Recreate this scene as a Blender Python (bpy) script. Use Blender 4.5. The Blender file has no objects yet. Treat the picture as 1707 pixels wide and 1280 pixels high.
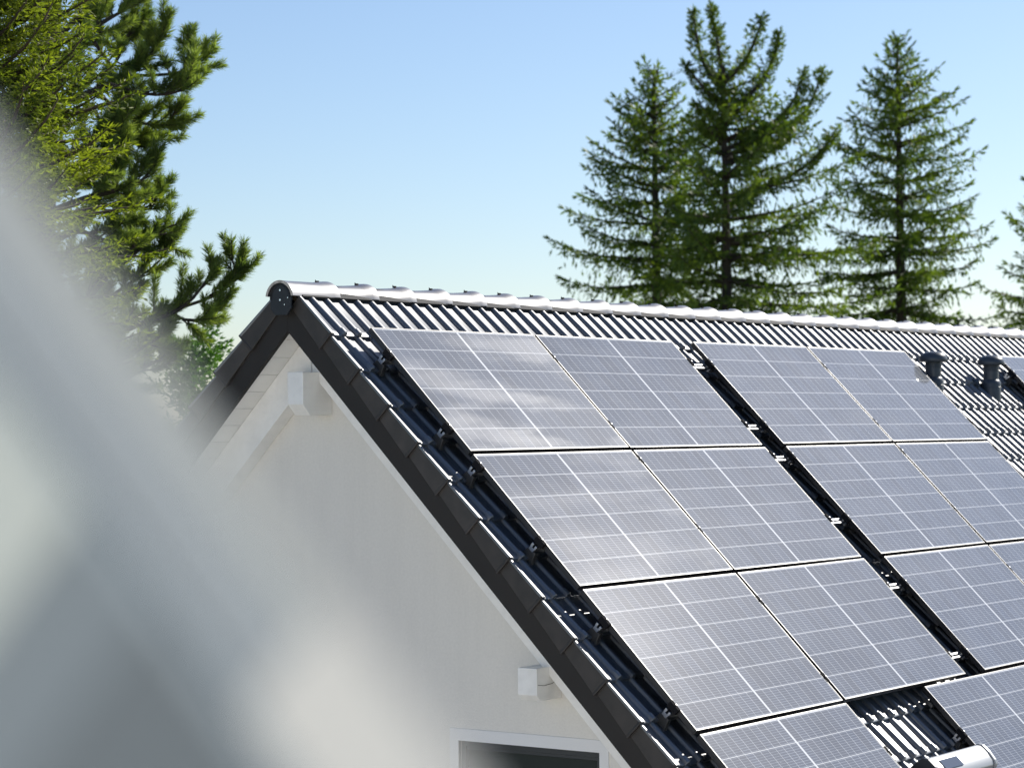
import bpy, bmesh, math, random
import numpy as np
from mathutils import Matrix, Vector

random.seed(7)
RNG = np.random.default_rng(11)
C = bpy.context.scene.collection
SC = bpy.context.scene
G = 8.6                                    # height of the array's top corner above the ground
s2 = math.sqrt(.5)

# ------------------------------------------------------------------ camera
CAM = Vector((-11.31234, -9.16898, -0.59040 + G))
RT = Vector((0.58282432, -0.81255836, -0.00804449))
DN = Vector((0.00863966, 0.01609551, -0.99983313))
FW = Vector((0.81255225, 0.58265757, 0.01640108))
FPX = 3972.19
cd = bpy.data.cameras.new('camera')
cam = bpy.data.objects.new('camera', cd); C.objects.link(cam)
m = Matrix.Identity(4)
for i in range(3):
    m[i][0] = RT[i]; m[i][1] = -DN[i]; m[i][2] = -FW[i]; m[i][3] = CAM[i]
cam.matrix_world = m
cd.sensor_width = 36; cd.sensor_fit = 'HORIZONTAL'; cd.lens = FPX / 1707 * 36
cd.clip_start = 0.02; cd.clip_end = 6000
cd.dof.use_dof = True; cd.dof.focus_distance = 14.3; cd.dof.aperture_fstop = 3.6
SC.camera = cam

# ------------------------------------------------------------------ light
SUN = Vector((1.42, -s2*(-.56) - s2, -s2*(-.56) + s2)).normalized()     # from the shadow the array throws on the tiles
elev = math.asin(SUN.z); az = math.atan2(SUN.x, SUN.y)
w = bpy.data.worlds.new('World'); SC.world = w; w.use_nodes = True
nt = w.node_tree; nt.nodes.clear()
sky = nt.nodes.new('ShaderNodeTexSky'); sky.sky_type = 'NISHITA'; sky.sun_disc = False
sky.sun_elevation = elev; sky.sun_rotation = az; sky.altitude = 300
sky.air_density = 1.0; sky.dust_density = 0.6; sky.ozone_density = 2.6
bg = nt.nodes.new('ShaderNodeBackground'); bg.inputs[1].default_value = .106
wo = nt.nodes.new('ShaderNodeOutputWorld')
tint = nt.nodes.new('ShaderNodeVectorMath'); tint.operation = 'MULTIPLY'; tint.inputs[1].default_value = (.875, .885, .93)
nt.links.new(sky.outputs[0], tint.inputs[0]); nt.links.new(tint.outputs[0], bg.inputs[0]); nt.links.new(bg.outputs[0], wo.inputs[0])
ld = bpy.data.lights.new('sun', 'SUN'); ld.energy = 4.9; ld.angle = math.radians(.5); ld.color = (1, .95, .87)
sun = bpy.data.objects.new('sun', ld); C.objects.link(sun)
sun.rotation_euler = SUN.to_track_quat('Z', 'Y').to_euler(); sun.location = (10, 0, 40)
SC.view_settings.view_transform = 'Standard'; SC.view_settings.look = 'None'
SC.view_settings.exposure = 0.41; SC.view_settings.gamma = 1
SC.cycles.use_denoising = True
try: SC.cycles.denoiser = 'OPENIMAGEDENOISE'
except Exception: pass
SC.cycles.max_bounces = 6
SC.cycles.sample_clamp_direct = 2.5
SC.cycles.transparent_max_bounces = 8

# ------------------------------------------------------------------ helpers
def T(u, v, h=0.0):
    """roof coordinates (along ridge, down slope, above the array plane) -> world"""
    return Vector((u, -s2*v - s2*h, -s2*v + s2*h + G))
YR = .498                                   # y of the ridge
def TL(u, v, h=0.0):
    p = T(u, v, h); return Vector((p.x, 2*YR - p.y, p.z))

class MB:
    def __init__(s): s.v = []; s.f = []; s.mi = []
    def add(s, vs, fs, mi=0):
        o = len(s.v); s.v += [tuple(x) for x in vs]; s.f += [tuple(i+o for i in f) for f in fs]; s.mi += [mi]*len(fs)
    def box(s, a, b, tf=None, mi=0):
        x0, y0, z0 = a; x1, y1, z1 = b
        vs = [(x0,y0,z0),(x1,y0,z0),(x1,y1,z0),(x0,y1,z0),(x0,y0,z1),(x1,y0,z1),(x1,y1,z1),(x0,y1,z1)]
        if tf: vs = [tf(*q) for q in vs]
        s.add(vs, [(0,3,2,1),(4,5,6,7),(0,1,5,4),(1,2,6,5),(2,3,7,6),(3,0,4,7)], mi)
    def prism(s, pts, x0, x1, tf, mi=0):
        """pts: outline in (v,h); extruded along u"""
        n = len(pts)
        vs = [tf(x0, *q) for q in pts] + [tf(x1, *q) for q in pts]
        s.add(vs, [tuple(range(n)), tuple(range(2*n-1, n-1, -1))] + [(i, i+n, (i+1) % n+n, (i+1) % n) for i in range(n)], mi)
    def tube(s, pts, rad, n=6, cap=True, mi=0):
        rings = []
        pts = [Vector(q) for q in pts]
        for i, q in enumerate(pts):
            d = (pts[min(i+1, len(pts)-1)] - pts[max(i-1, 0)])
            d = d.normalized() if d.length > 1e-9 else Vector((0,0,1))
            a = d.orthogonal().normalized() if abs(d.z) > .9 else d.cross(Vector((0,0,1))).normalized()
            b = d.cross(a)
            r = rad[i] if hasattr(rad, '__len__') else rad
            rings.append([q + (a*math.cos(t*2*math.pi/n) + b*math.sin(t*2*math.pi/n))*r for t in range(n)])
        vs = [x for r in rings for x in r]; fs = []
        for i in range(len(pts)-1):
            for t in range(n):
                fs.append((i*n+t, i*n+(t+1) % n, (i+1)*n+(t+1) % n, (i+1)*n+t))
        if cap: fs += [tuple(range(n))[::-1], tuple((len(pts)-1)*n+t for t in range(n))]
        s.add(vs, fs, mi)
    def lathe(s, prof, n=28, tf=lambda x, y, z: (x, y, z), mi=0):
        vs = []; fs = []
        for r, z in prof:
            vs += [tf(r*math.cos(2*math.pi*t/n), r*math.sin(2*math.pi*t/n), z) for t in range(n)]
        for i in range(len(prof)-1):
            for t in range(n): fs.append((i*n+t, i*n+(t+1) % n, (i+1)*n+(t+1) % n, (i+1)*n+t))
        fs += [tuple(range(n))[::-1], tuple((len(prof)-1)*n+t for t in range(n))]
        s.add(vs, fs, mi)
    def build(s, name, mat, parent=None, smooth=False, bevel=0, fix=True, auto=None):
        me = bpy.data.meshes.new(name); me.from_pydata(s.v, [], s.f)
        if fix:
            b = bmesh.new(); b.from_mesh(me); bmesh.ops.recalc_face_normals(b, faces=b.faces); b.to_mesh(me); b.free()
        for mm in (mat if isinstance(mat, (list, tuple)) else [mat]): me.materials.append(mm)
        if isinstance(mat, (list, tuple)): me.polygons.foreach_set('material_index', s.mi)
        if smooth: me.polygons.foreach_set('use_smooth', [True]*len(me.polygons))
        if auto is not None:
            me.polygons.foreach_set('use_smooth', [True]*len(me.polygons)); me.set_sharp_from_angle(angle=math.radians(auto))
        o = bpy.data.objects.new(name, me); C.objects.link(o)
        if parent: o.parent = parent
        if bevel:
            md = o.modifiers.new('bevel', 'BEVEL'); md.width = bevel; md.segments = 2; md.limit_method = 'ANGLE'
        return o

def thing(name, label, cat, loc=(0,0,0), rot=(0,0,0), group=None):
    o = bpy.data.objects.new(name, None); C.objects.link(o); o.empty_display_size = .2
    o.location = loc; o.rotation_euler = rot
    return tag(o, label, cat, group)
def tag(o, label=None, cat=None, group=None, kind=None):
    if label: o['label'] = label
    if cat: o['category'] = cat
    if group: o['group'] = group
    if kind: o['kind'] = kind
    return o
def dup(o, parent=None):
    c = o.copy(); C.objects.link(c)
    if parent: c.parent = parent
    for ch in list(o.children): dup(ch, c)
    return c

# ------------------------------------------------------------------ materials
def mat(name, col, rough=.6, metal=0, spec=.5, noise=0, nscale=8, bump=0, bscale=200, bdist=.002, coat=0, trans=0):
    M = bpy.data.materials.new(name); M.use_nodes = True; n = M.node_tree.nodes; L = M.node_tree.links
    b = n['Principled BSDF']; b.inputs['Base Color'].default_value = (*col, 1)
    b.inputs['Roughness'].default_value = rough; b.inputs['Metallic'].default_value = metal
    b.inputs['Specular IOR Level'].default_value = spec; b.inputs['Coat Weight'].default_value = coat
    tc = n.new('ShaderNodeTexCoord')
    if noise:
        t = n.new('ShaderNodeTexNoise'); t.inputs['Scale'].default_value = nscale; t.inputs['Detail'].default_value = 6
        L.new(tc.outputs['Object'], t.inputs['Vector'])
        r = n.new('ShaderNodeMapRange'); r.inputs[1].default_value = .3; r.inputs[2].default_value = .7
        r.inputs[3].default_value = 1-noise; r.inputs[4].default_value = 1+noise
        L.new(t.outputs[0], r.inputs[0])
        x = n.new('ShaderNodeVectorMath'); x.operation = 'SCALE'; x.inputs[0].default_value = col
        L.new(r.outputs[0], x.inputs['Scale']); L.new(x.outputs[0], b.inputs['Base Color'])
        q = n.new('ShaderNodeMapRange'); q.inputs[1].default_value = .3; q.inputs[2].default_value = .7
        q.inputs[3].default_value = max(.02, rough-.25*noise); q.inputs[4].default_value = min(1, rough+.25*noise)
        L.new(t.outputs[0], q.inputs[0]); L.new(q.outputs[0], b.inputs['Roughness'])
    if bump:
        t = n.new('ShaderNodeTexNoise'); t.inputs['Scale'].default_value = bscale; t.inputs['Detail'].default_value = 4
        L.new(tc.outputs['Object'], t.inputs['Vector'])
        bb = n.new('ShaderNodeBump'); bb.inputs['Strength'].default_value = bump; bb.inputs['Distance'].default_value = bdist
        L.new(t.outputs[0], bb.inputs['Height']); L.new(bb.outputs[0], b.inputs['Normal'])
    return M

M_tile = mat('tile_glazed', (.013, .024, .042), .5, noise=.12, nscale=5, bump=.06, bscale=120, bdist=.002, spec=1.0, coat=1)
for k_, v_ in (('Coat Roughness', .44), ('IOR', 1.7), ('Coat IOR', 1.65)): M_tile.node_tree.nodes['Principled BSDF'].inputs[k_].default_value = v_
M_body = mat('tile_body', (.42, .39, .35), .8, noise=.3, nscale=30)
M_verge = mat('tile_side', (.042, .037, .034), .6, noise=.35, nscale=9, bump=.5, bscale=350, bdist=.002)
M_ridge = mat('ridge_tile', (.06, .056, .06), .45, noise=.12, nscale=6, bump=.08, bscale=150, bdist=.002, spec=1.0, coat=1)
M_ridge.node_tree.nodes['Principled BSDF'].inputs['Coat Roughness'].default_value = .4
M_ridge.node_tree.nodes['Principled BSDF'].inputs['IOR'].default_value = 1.6
M_fascia = mat('fascia_board', (.016, .0135, .0125), .7, noise=.25, nscale=9, bump=.3, bscale=90, bdist=.002)
M_cap = mat('cap_plastic', (.014, .017, .022), .55, noise=.2, nscale=20)
M_white = mat('white_paint', (.84, .83, .80), .5, noise=.05, nscale=3, bump=.1, bscale=30, bdist=.002)
M_beam = mat('beam_paint', (.84, .84, .82), .5, noise=.04, nscale=9, bump=.25, bscale=40, bdist=.002)
M_plaster = mat('plaster', (.72, .705, .665), .9, noise=.03, nscale=60, bump=.45, bscale=110, bdist=.003)
M_trim = mat('window_surround', (.74, .75, .76), .8, bump=.3, bscale=150, bdist=.002)
M_anth = mat('anthracite', (.03, .034, .04), .4)
M_alu = mat('aluminium', (.75, .74, .73), .28, metal=1)
M_aluF = mat('panel_frame', (.010, .010, .012), .42, spec=.6, coat=.25)
M_aluF.node_tree.nodes['Principled BSDF'].inputs['Coat Roughness'].default_value = .35
M_railm = mat('rail_aluminium', (.55, .56, .58), .3, metal=1)
M_dark = mat('clamp_black', (.012, .012, .014), .8, spec=.15)
M_hook = mat('hook_steel', (.12, .12, .12), .45, metal=.8)
M_vent = mat('vent_plastic', (.045, .055, .07), .38, noise=.15, nscale=15)
M_screw = mat('screw_steel', (.8, .8, .8), .25, metal=1)
M_seam = mat('seam_dark', (.10, .09, .08), .8)
M_under = mat('ridge_roll', (.012, .013, .015), .8)
M_wood = mat('bark', (.060, .045, .033), .9, noise=.4, nscale=4, bump=.8, bscale=12, bdist=.02)
M_rwm = mat('shutter_silver', (.34, .35, .36), .45, metal=.45)
M_shut = mat('shutter_slats', (.5, .51, .52), .3, metal=1)
M_sill = mat('batten', (.12, .09, .06), .8)

def glassy(name, col, rough):
    return mat(name, col, rough, spec=.5)
M_glass = glassy('window_glass', (.028, .032, .036), .12)
M_solarcell = glassy('solar_strip', (.03, .05, .09), .12)

def foliage(name, dark, light, tr=.35, scale=1.2):
    M = bpy.data.materials.new(name); M.use_nodes = True; n = M.node_tree.nodes; L = M.node_tree.links
    b = n['Principled BSDF']; out = n['Material Output']
    b.inputs['Roughness'].default_value = .55; b.inputs['Specular IOR Level'].default_value = .35
    ge = n.new('ShaderNodeNewGeometry'); tc = n.new('ShaderNodeTexCoord')
    t = n.new('ShaderNodeTexNoise'); t.inputs['Scale'].default_value = scale; t.inputs['Detail'].default_value = 3
    L.new(tc.outputs['Object'], t.inputs['Vector'])
    a = n.new('ShaderNodeMath'); a.operation = 'MULTIPLY_ADD'; a.inputs[1].default_value = .45
    L.new(ge.outputs['Random Per Island'], a.inputs[0])
    r0 = n.new('ShaderNodeMapRange'); r0.inputs[1].default_value = .3; r0.inputs[2].default_value = .7; r0.inputs[3].default_value = -.05; r0.inputs[4].default_value = .65
    L.new(t.outputs[0], r0.inputs[0]); L.new(r0.outputs[0], a.inputs[2])
    r = n.new('ShaderNodeMix'); r.data_type = 'RGBA'; r.inputs[6].default_value = (*dark, 1); r.inputs[7].default_value = (*light, 1)
    L.new(a.outputs[0], r.inputs[0]); L.new(r.outputs[2], b.inputs['Base Color'])
    tl = n.new('ShaderNodeBsdfTranslucent'); 
    g = n.new('ShaderNodeVectorMath'); g.operation = 'MULTIPLY'; g.inputs[1].default_value = (1.5, 1.7, .6)
    L.new(r.outputs[2], g.inputs[0]); L.new(g.outputs[0], tl.inputs[0])
    mx = n.new('ShaderNodeMixShader'); mx.inputs[0].default_value = tr
    L.new(b.outputs[0], mx.inputs[1]); L.new(tl.outputs[0], mx.inputs[2]); L.new(mx.outputs[0], out.inputs[0])
    return M
M_spruce = foliage('spruce_needles', (.026, .062, .016), (.19, .245, .032), .34, 1.1)
M_spruceY = foliage('spruce_yellow_needles', (.020, .050, .012), (.29, .32, .03), .42, 1.3)
M_pine = foliage('pine_needles', (.035, .075, .026), (.30, .35, .10), .42, 2.2)
M_bushy = foliage('bush_needles', (.03, .09, .015), (.10, .20, .025), .35, 1.0)

def grass_mat():
    M = mat('paving', (.34, .32, .29), .95, noise=.4, nscale=.4, bump=.5, bscale=30, bdist=.03); return M
M_grass = grass_mat()
def meadow(M):
    n = M.node_tree.nodes; L = M.node_tree.links; b = n['Principled BSDF']; l = b.inputs['Base Color'].links[0]
    ge = n.new('ShaderNodeNewGeometry'); ln = n.new('ShaderNodeVectorMath'); ln.operation = 'LENGTH'; L.new(ge.outputs['Position'], ln.inputs[0])
    r = n.new('ShaderNodeMapRange'); r.inputs[1].default_value = 24; r.inputs[2].default_value = 27; L.new(ln.outputs['Value'], r.inputs[0])
    mx = n.new('ShaderNodeMix'); mx.data_type = 'RGBA'; mx.inputs[7].default_value = (.055, .085, .028, 1)
    L.new(r.outputs[0], mx.inputs[0]); L.new(l.from_socket, mx.inputs[6]); L.new(mx.outputs[2], b.inputs['Base Color'])
meadow(M_grass)

def vary(M, amt):
    n = M.node_tree.nodes; L = M.node_tree.links; b = n['Principled BSDF']; l = b.inputs['Base Color'].links[0]
    oi = n.new('ShaderNodeObjectInfo'); r = n.new('ShaderNodeMapRange'); r.inputs[3].default_value = 1-amt; r.inputs[4].default_value = 1+amt
    L.new(oi.outputs['Random'], r.inputs[0]); v = n.new('ShaderNodeVectorMath'); v.operation = 'SCALE'
    L.new(l.from_socket, v.inputs[0]); L.new(r.outputs[0], v.inputs['Scale']); L.new(v.outputs[0], b.inputs['Base Color'])
def streaks(M, amt, vec):
    n = M.node_tree.nodes; L = M.node_tree.links; b = n['Principled BSDF']; l = b.inputs['Base Color'].links[0]
    tc = n.new('ShaderNodeTexCoord'); mp = n.new('ShaderNodeVectorMath'); mp.operation = 'MULTIPLY'; mp.inputs[1].default_value = vec
    t = n.new('ShaderNodeTexNoise'); t.inputs['Scale'].default_value = 1; t.inputs['Detail'].default_value = 5
    L.new(tc.outputs['Object'], mp.inputs[0]); L.new(mp.outputs[0], t.inputs['Vector'])
    r = n.new('ShaderNodeMapRange'); r.inputs[1].default_value = .45; r.inputs[2].default_value = .75; r.inputs[3].default_value = 1; r.inputs[4].default_value = 1-amt
    L.new(t.outputs[0], r.inputs[0]); v = n.new('ShaderNodeVectorMath'); v.operation = 'SCALE'
    L.new(l.from_socket, v.inputs[0]); L.new(r.outputs[0], v.inputs['Scale']); L.new(v.outputs[0], b.inputs['Base Color'])
streaks(M_plaster, .035, (9, 9, .8)); streaks(M_white, .05, (2, 14, 14)); streaks(M_beam, .05, (3, 25, 25)); streaks(M_fascia, .3, (8, 3, 3))
vary(M_verge, .16); vary(M_ridge, .2)
# solar cell face
PW, PH = 1.722, 1.065
def cell_mat():
    M = bpy.data.materials.new('solar_cells'); M.use_nodes = True; n = M.node_tree.nodes; L = M.node_tree.links
    b = n['Principled BSDF']; tc = n.new('ShaderNodeTexCoord'); sp = n.new('ShaderNodeSeparateXYZ')
    L.new(tc.outputs['Object'], sp.inputs[0])
    def mm(op, a, bb=None, c=None):
        x = n.new('ShaderNodeMath'); x.operation = op
        for i, q in enumerate((a, bb, c)):
            if q is None: continue
            if isinstance(q, (int, float)): x.inputs[i].default_value = q
            else: L.new(q, x.inputs[i])
        return x.outputs[0]
    X = sp.outputs[0]; Y = mm('MULTIPLY', sp.outputs[1], -1)
    ax = mm('ABSOLUTE', mm('SUBTRACT', X, PW/2))            # from the middle
    half = PW/2 - .014; x0 = .009; cp = (half-x0)/10
    tx = mm('DIVIDE', mm('SUBTRACT', ax, x0), cp)
    ex = mm('ABSOLUTE', mm('SUBTRACT', mm('FRACT', tx), .5))        # .5 at the gap
    gapx = mm('GREATER_THAN', ex, .5-.0016/cp)
    rp = (PH-.028)/6
    ty = mm('DIVIDE', mm('SUBTRACT', Y, .014), rp)
    ey = mm('ABSOLUTE', mm('SUBTRACT', mm('FRACT', ty), .5))
    gapy = mm('GREATER_THAN', ey, .5-.0020/rp)
    bt = mm('MULTIPLY', ty, 10)
    eb = mm('ABSOLUTE', mm('SUBTRACT', mm('FRACT', bt), .5))
    bus = mm('LESS_THAN', eb, .055)
    mid = mm('LESS_THAN', ax, x0)
    bx = mm('GREATER_THAN', ax, half)
    by = mm('GREATER_THAN', mm('ABSOLUTE', mm('SUBTRACT', Y, PH/2)), PH/2-.014)
    white = mm('MAXIMUM', mm('MAXIMUM', mid, bx), mm('MAXIMUM', by, mm('MAXIMUM', mm('MULTIPLY', gapx, .75), gapy)))
    c1 = n.new('ShaderNodeMix'); c1.data_type = 'RGBA'; c1.inputs[6].default_value = (.012, .023, .046, 1); c1.inputs[7].default_value = (.28, .31, .36, 1)
    L.new(mm('MULTIPLY', bus, .8), c1.inputs[0])
    # every cell slightly its own shade
    cv = n.new('ShaderNodeCombineXYZ'); L.new(mm('FLOOR', mm('DIVIDE', mm('SUBTRACT', X, PW/2), cp)), cv.inputs[0]); L.new(mm('FLOOR', ty), cv.inputs[1])
    oi = n.new('ShaderNodeObjectInfo'); L.new(mm('MULTIPLY', oi.outputs['Random'], 50), cv.inputs[2])
    wn = n.new('ShaderNodeTexWhiteNoise'); L.new(cv.outputs[0], wn.inputs[0])
    sc = n.new('ShaderNodeVectorMath'); sc.operation = 'SCALE'; L.new(c1.outputs[2], sc.inputs[0]); L.new(mm('MULTIPLY_ADD', wn.outputs[0], .5, .75), sc.inputs['Scale'])
    c2 = n.new('ShaderNodeMix'); c2.data_type = 'RGBA'; c2.inputs[7].default_value = (.62, .63, .64, 1)
    L.new(sc.outputs[0], c2.inputs[6]); L.new(white, c2.inputs[0])
    # dust on the glass
    dn = n.new('ShaderNodeTexNoise'); dn.inputs['Scale'].default_value = 3; dn.inputs['Detail'].default_value = 8
    av = n.new('ShaderNodeVectorMath'); av.operation = 'ADD'; L.new(tc.outputs['Object'], av.inputs[0])
    rv = n.new('ShaderNodeCombineXYZ'); L.new(mm('MULTIPLY', oi.outputs['Random'], 37), rv.inputs[0]); L.new(rv.outputs[0], av.inputs[1])
    L.new(av.outputs[0], dn.inputs['Vector'])
    vo = n.new('ShaderNodeTexVoronoi'); vo.inputs['Scale'].default_value = 9; L.new(av.outputs[0], vo.inputs['Vector'])
    speck = mm('LESS_THAN', vo.outputs['Distance'], .035)
    dust = mm('ADD', mm('MULTIPLY_ADD', dn.outputs[0], .12, .07), mm('MULTIPLY', speck, .45))
    c3 = n.new('ShaderNodeMix'); c3.data_type = 'RGBA'; c3.inputs[7].default_value = (.54, .555, .58, 1)
    L.new(c2.outputs[2], c3.inputs[6]); L.new(dust, c3.inputs[0])
    L.new(c3.outputs[2], b.inputs['Base Color'])
    
    hz = n.new('ShaderNodeTexNoise'); hz.inputs['Scale'].default_value = 1.0; hz.inputs['Detail'].default_value = 5
    hv = n.new('ShaderNodeVectorMath'); hv.operation = 'MULTIPLY'; hv.inputs[1].default_value = (.9, 4.2, 1); L.new(av.outputs[0], hv.inputs[0]); L.new(hv.outputs[0], hz.inputs['Vector'])
    hr = n.new('ShaderNodeMapRange'); hr.interpolation_type = 'SMOOTHSTEP'; hr.inputs[1].default_value = .42; hr.inputs[2].default_value = .68; L.new(hz.outputs[0], hr.inputs[0])
    oc = n.new('ShaderNodeSeparateColor'); L.new(oi.outputs['Color'], oc.inputs[0])
    L.new(mm('MULTIPLY_ADD', mm('MULTIPLY', hr.outputs[0], oc.outputs[0]), .15, mm('MULTIPLY_ADD', oc.outputs[0], .045, .022)), b.inputs['Coat Weight'])
    b.inputs['Coat Roughness'].default_value = .42
    b.inputs['Roughness'].default_value = .08; b.inputs['IOR'].default_value = 1.5; b.inputs['Specular IOR Level'].default_value = .5
    g = n.new('ShaderNodeTexNoise'); g.inputs['Scale'].default_value = 260; g.inputs['Detail'].default_value = 2; L.new(av.outputs[0], g.inputs['Vector'])
    bb = n.new('ShaderNodeBump'); bb.inputs['Strength'].default_value = .03; bb.inputs['Distance'].default_value = .001
    L.new(g.outputs[0], bb.inputs['Height']); L.new(bb.outputs[0], b.inputs['Normal'])
    return M
M_cells = cell_mat()

# ------------------------------------------------------------------ ground
mb = MB(); N = 64; R_ = 2500
vs = [(0, 0, 0)] + [(R_*math.cos(2*math.pi*i/N), R_*math.sin(2*math.pi*i/N), 0) for i in range(N)]
mb.add(vs, [(0, i+1, (i+1) % N+1) for i in range(N)])
tag(mb.build('ground', M_grass), 'pale paving around the houses with green meadow further out', 'ground', kind='structure')

# ------------------------------------------------------------------ the house
U0, U1 = -.205, 15.2
VE = 8.03
PITCH = .1464; RIB0 = -.095
house = thing('house', 'white plastered house with a dark tiled gable roof carrying the solar panels', 'house', (7.4, YR, 0))
def hparent(o, par=house):
    o.parent = par
    if par is house: o.matrix_parent_inverse = Matrix.Translation(house.location).inverted()
    return o

def tile_field(tf, name, label):
    """rolled pan tiles, every row tilted so that its lower edge laps over the next row"""
    rng = random.Random(5)
    mb = MB()
    bounds = [-.40] + [-.06 + .3115*k for k in range(27)]
    nrib = int((U1 - RIB0)/PITCH)
    us = []                                  # (u, height above the pan, tile index, on rib)
    us.append((U0+.012, .008, -1, 0)); us.append((RIB0-.025, 0, -1, 0))
    for i in range(nrib):
        c = RIB0 + i*PITCH; t = (i+1)//2
        for a in range(7):
            an = math.pi - a*math.pi/6
            us.append((c + .0225*math.cos(an), .025*math.sin(an)**.75 if 0 < a < 6 else 0, t, 1))
        if i % 2 == 0:
            us.append((c + .1, 0.0, t, 0)); us.append((c + .1, -.003, t+1, 0))
        if i < nrib-1: us.append((c + PITCH - .025, 0, t+(i % 2 == 0), 0))
    for k in range(1, len(bounds)):
        va, vb = bounds[k-1]-.01, bounds[k]
        jit = {}
        secs = [(va, -.154, 0), (vb-.05, -.1345, 0), (vb-.045, -.133, .005), (vb-.006, -.131, .005), (vb, -.134, .002), (vb-.002, -.172, 0)]
        idx = len(mb.v)
        for (v, h, bulge) in secs:
            for (u, hh, t, rib) in us:
                if t not in jit: jit[t] = (rng.uniform(-.0022, .0022), rng.uniform(-.003, .003), rng.uniform(-.003, .003))
                j = jit[t]
                e = 0 if v == secs[-1][0] and h == -.172 else 1
                mb.v.append(tuple(tf(u, v + j[1]*(v != va), h + hh*(.85 if h == -.154 else 1) + (bulge if rib and 0 < hh else bulge*.3) + j[0] + j[2]*(u % .29)*2)))
        n = len(us)
        for r in range(len(secs)-1):
            for i in range(n-1):
                mb.f.append((idx+r*n+i, idx+(r+1)*n+i, idx+(r+1)*n+i+1, idx+r*n+i+1)); mb.mi.append(0)
    o = mb.build(name, M_tile, None, fix=False, auto=38)
    hparent(o); o['label'] = label
    return o
tile_field(T, 'roof_tiles', 'dark glazed rolled tiles of the sunlit slope')
tile_field(TL, 'roof_tiles', 'dark tiles of the far slope')

# roof deck under the tiles (solid)
for tf in (T, TL):
    mb = MB(); mb.box((U0+.03, -.50, -.33), (U1-.03, VE-.05, -.180), tf)
    hparent(mb.build('roof_deck', M_sill))

# verge tiles
for tf, nm in ((T, 'front'), (TL, 'back')):
    bounds = [-.40] + [-.06 + .3115*k for k in range(27)]
    for k in range(1, len(bounds)):
        va, vb = bounds[k-1], bounds[k]
        if k == 1: va = -.42
        else: va -= .022
        j = random.uniform(-.0035, .0035)
        mb = MB()
        hb, hf = -.134+j, -.112+j
        # side plate, wedge shaped: lower end stands proud
        def q(v, h, u): return tf(u, v, h)
        a = (vb-va)
        vs = []
        for (v, uo, ht, hbm) in ((va, -.210, hb, -.232), (vb-.016, -.2245, hf, -.246), (vb-.010, -.229, hf+.003, -.249), (vb, -.229, hf+.003, -.249)):
            vs += [q(v, ht, uo), q(v, hbm, uo), q(v, hbm, uo+.018), q(v, ht, uo+.018)]
        fs = []
        for r in range(3):
            for i in range(4): fs.append((r*4+i, r*4+(i+1) % 4, r*4+4+(i+1) % 4, r*4+4+i))
        fs += [(0, 1, 2, 3), (15, 14, 13, 12)]
        mb.add(vs, fs)
        # glazed top edge, then the flange turning down on to the first pan
        A_ = [(-.210, hb), (-.192, hb), (-.176, -.155), (-.160, -.157), (-.160, -.172), (-.196, -.172), (-.210, hb-.012)]
        B_ = [(-.229, hf+.003), (-.203, hf+.003), (-.180, -.132), (-.160, -.135), (-.160, -.150), (-.205, -.150), (-.229, hf-.010)]
        vs = [q(va, h_, u_) + Vector((0, 0, .0008)) for u_, h_ in A_] + [q(vb, h_, u_) + Vector((0, 0, .0008)) for u_, h_ in B_]
        mb.add(vs, [tuple(range(7)), tuple(range(13, 6, -1))] + [(i, (i+1) % 7, (i+1) % 7+7, i+7) for i in range(7)], 1)
        hparent(mb.build('verge_tile', [M_verge, M_tile], bevel=.0025))

# ridge tiles with clips
ZC = G + .186
def ridge_xf(x, y, z): return Vector((x, YR + y, ZC + z))
nr = int((U1+.26)/.388)
for k in range(nr):
    x0 = -.262 + k*.388; x1 = x0 + .388 + .045
    j = random.uniform(-.002, .002)
    mb = MB(); n = 15
    secs = [(x0, .094), (x0+.20, .101), (x1-.10, .109), (x1-.06, .120), (x1-.012, .123), (x1, .1215)]
    if k == 0: secs[0] = (x0-.012, .113); secs[1] = (x0+.05, .111); secs[2] = (x0+.30, .112)
    ring = []
    for (x, r) in secs:
        for rr in (r, r-(.013 if k else .017)):
            ring.append([ridge_xf(x, rr*math.cos(a), rr*math.sin(a) + j) for a in [math.radians(8) + math.radians(164)*t/(n-1) for t in range(n)]])
    base = len(mb.v)
    for rg in ring: mb.v += [tuple(p) for p in rg]
    def idx(s, io, t): return base + (s*2+io)*n + t
    for s in range(len(secs)-1):
        for t in range(n-1):
            mb.f.append((idx(s,0,t), idx(s,0,t+1), idx(s+1,0,t+1), idx(s+1,0,t))); mb.f.append((idx(s,1,t), idx(s+1,1,t), idx(s+1,1,t+1), idx(s,1,t+1)))
        for t in (0, n-1): mb.f.append((idx(s,0,t), idx(s+1,0,t), idx(s+1,1,t), idx(s,1,t)))
    for s in (0, len(secs)-1):
        for t in range(n-1): mb.f.append((idx(s,0,t), idx(s,1,t), idx(s,1,t+1), idx(s,0,t+1)))
    mb.mi = [0]*(len(mb.f)-2*(n-1)) + [1]*(2*(n-1))
    o = hparent(mb.build('ridge_tile', [M_ridge, M_body], auto=40))
    mb = MB()
    xx = x1-.085
    mb.box((xx-.016, YR-.006, ZC+.112), (xx+.012, YR+.005, ZC+.1225)); mb.tube([(xx-.012, YR, ZC+.115), (xx-.018, YR, ZC+.128)], .0025, 6)
    o2 = mb.build('ridge_clip', M_dark); o2.parent = o
# dark ventilated ridge roll under the ridge tiles
for tf in (T, TL):
    mb = MB(); mb.box((U0+.02, -.52, -.172), (U1-.02, -.408, -.128), tf)
    hparent(mb.build('ridge_roll', M_under))

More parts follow.
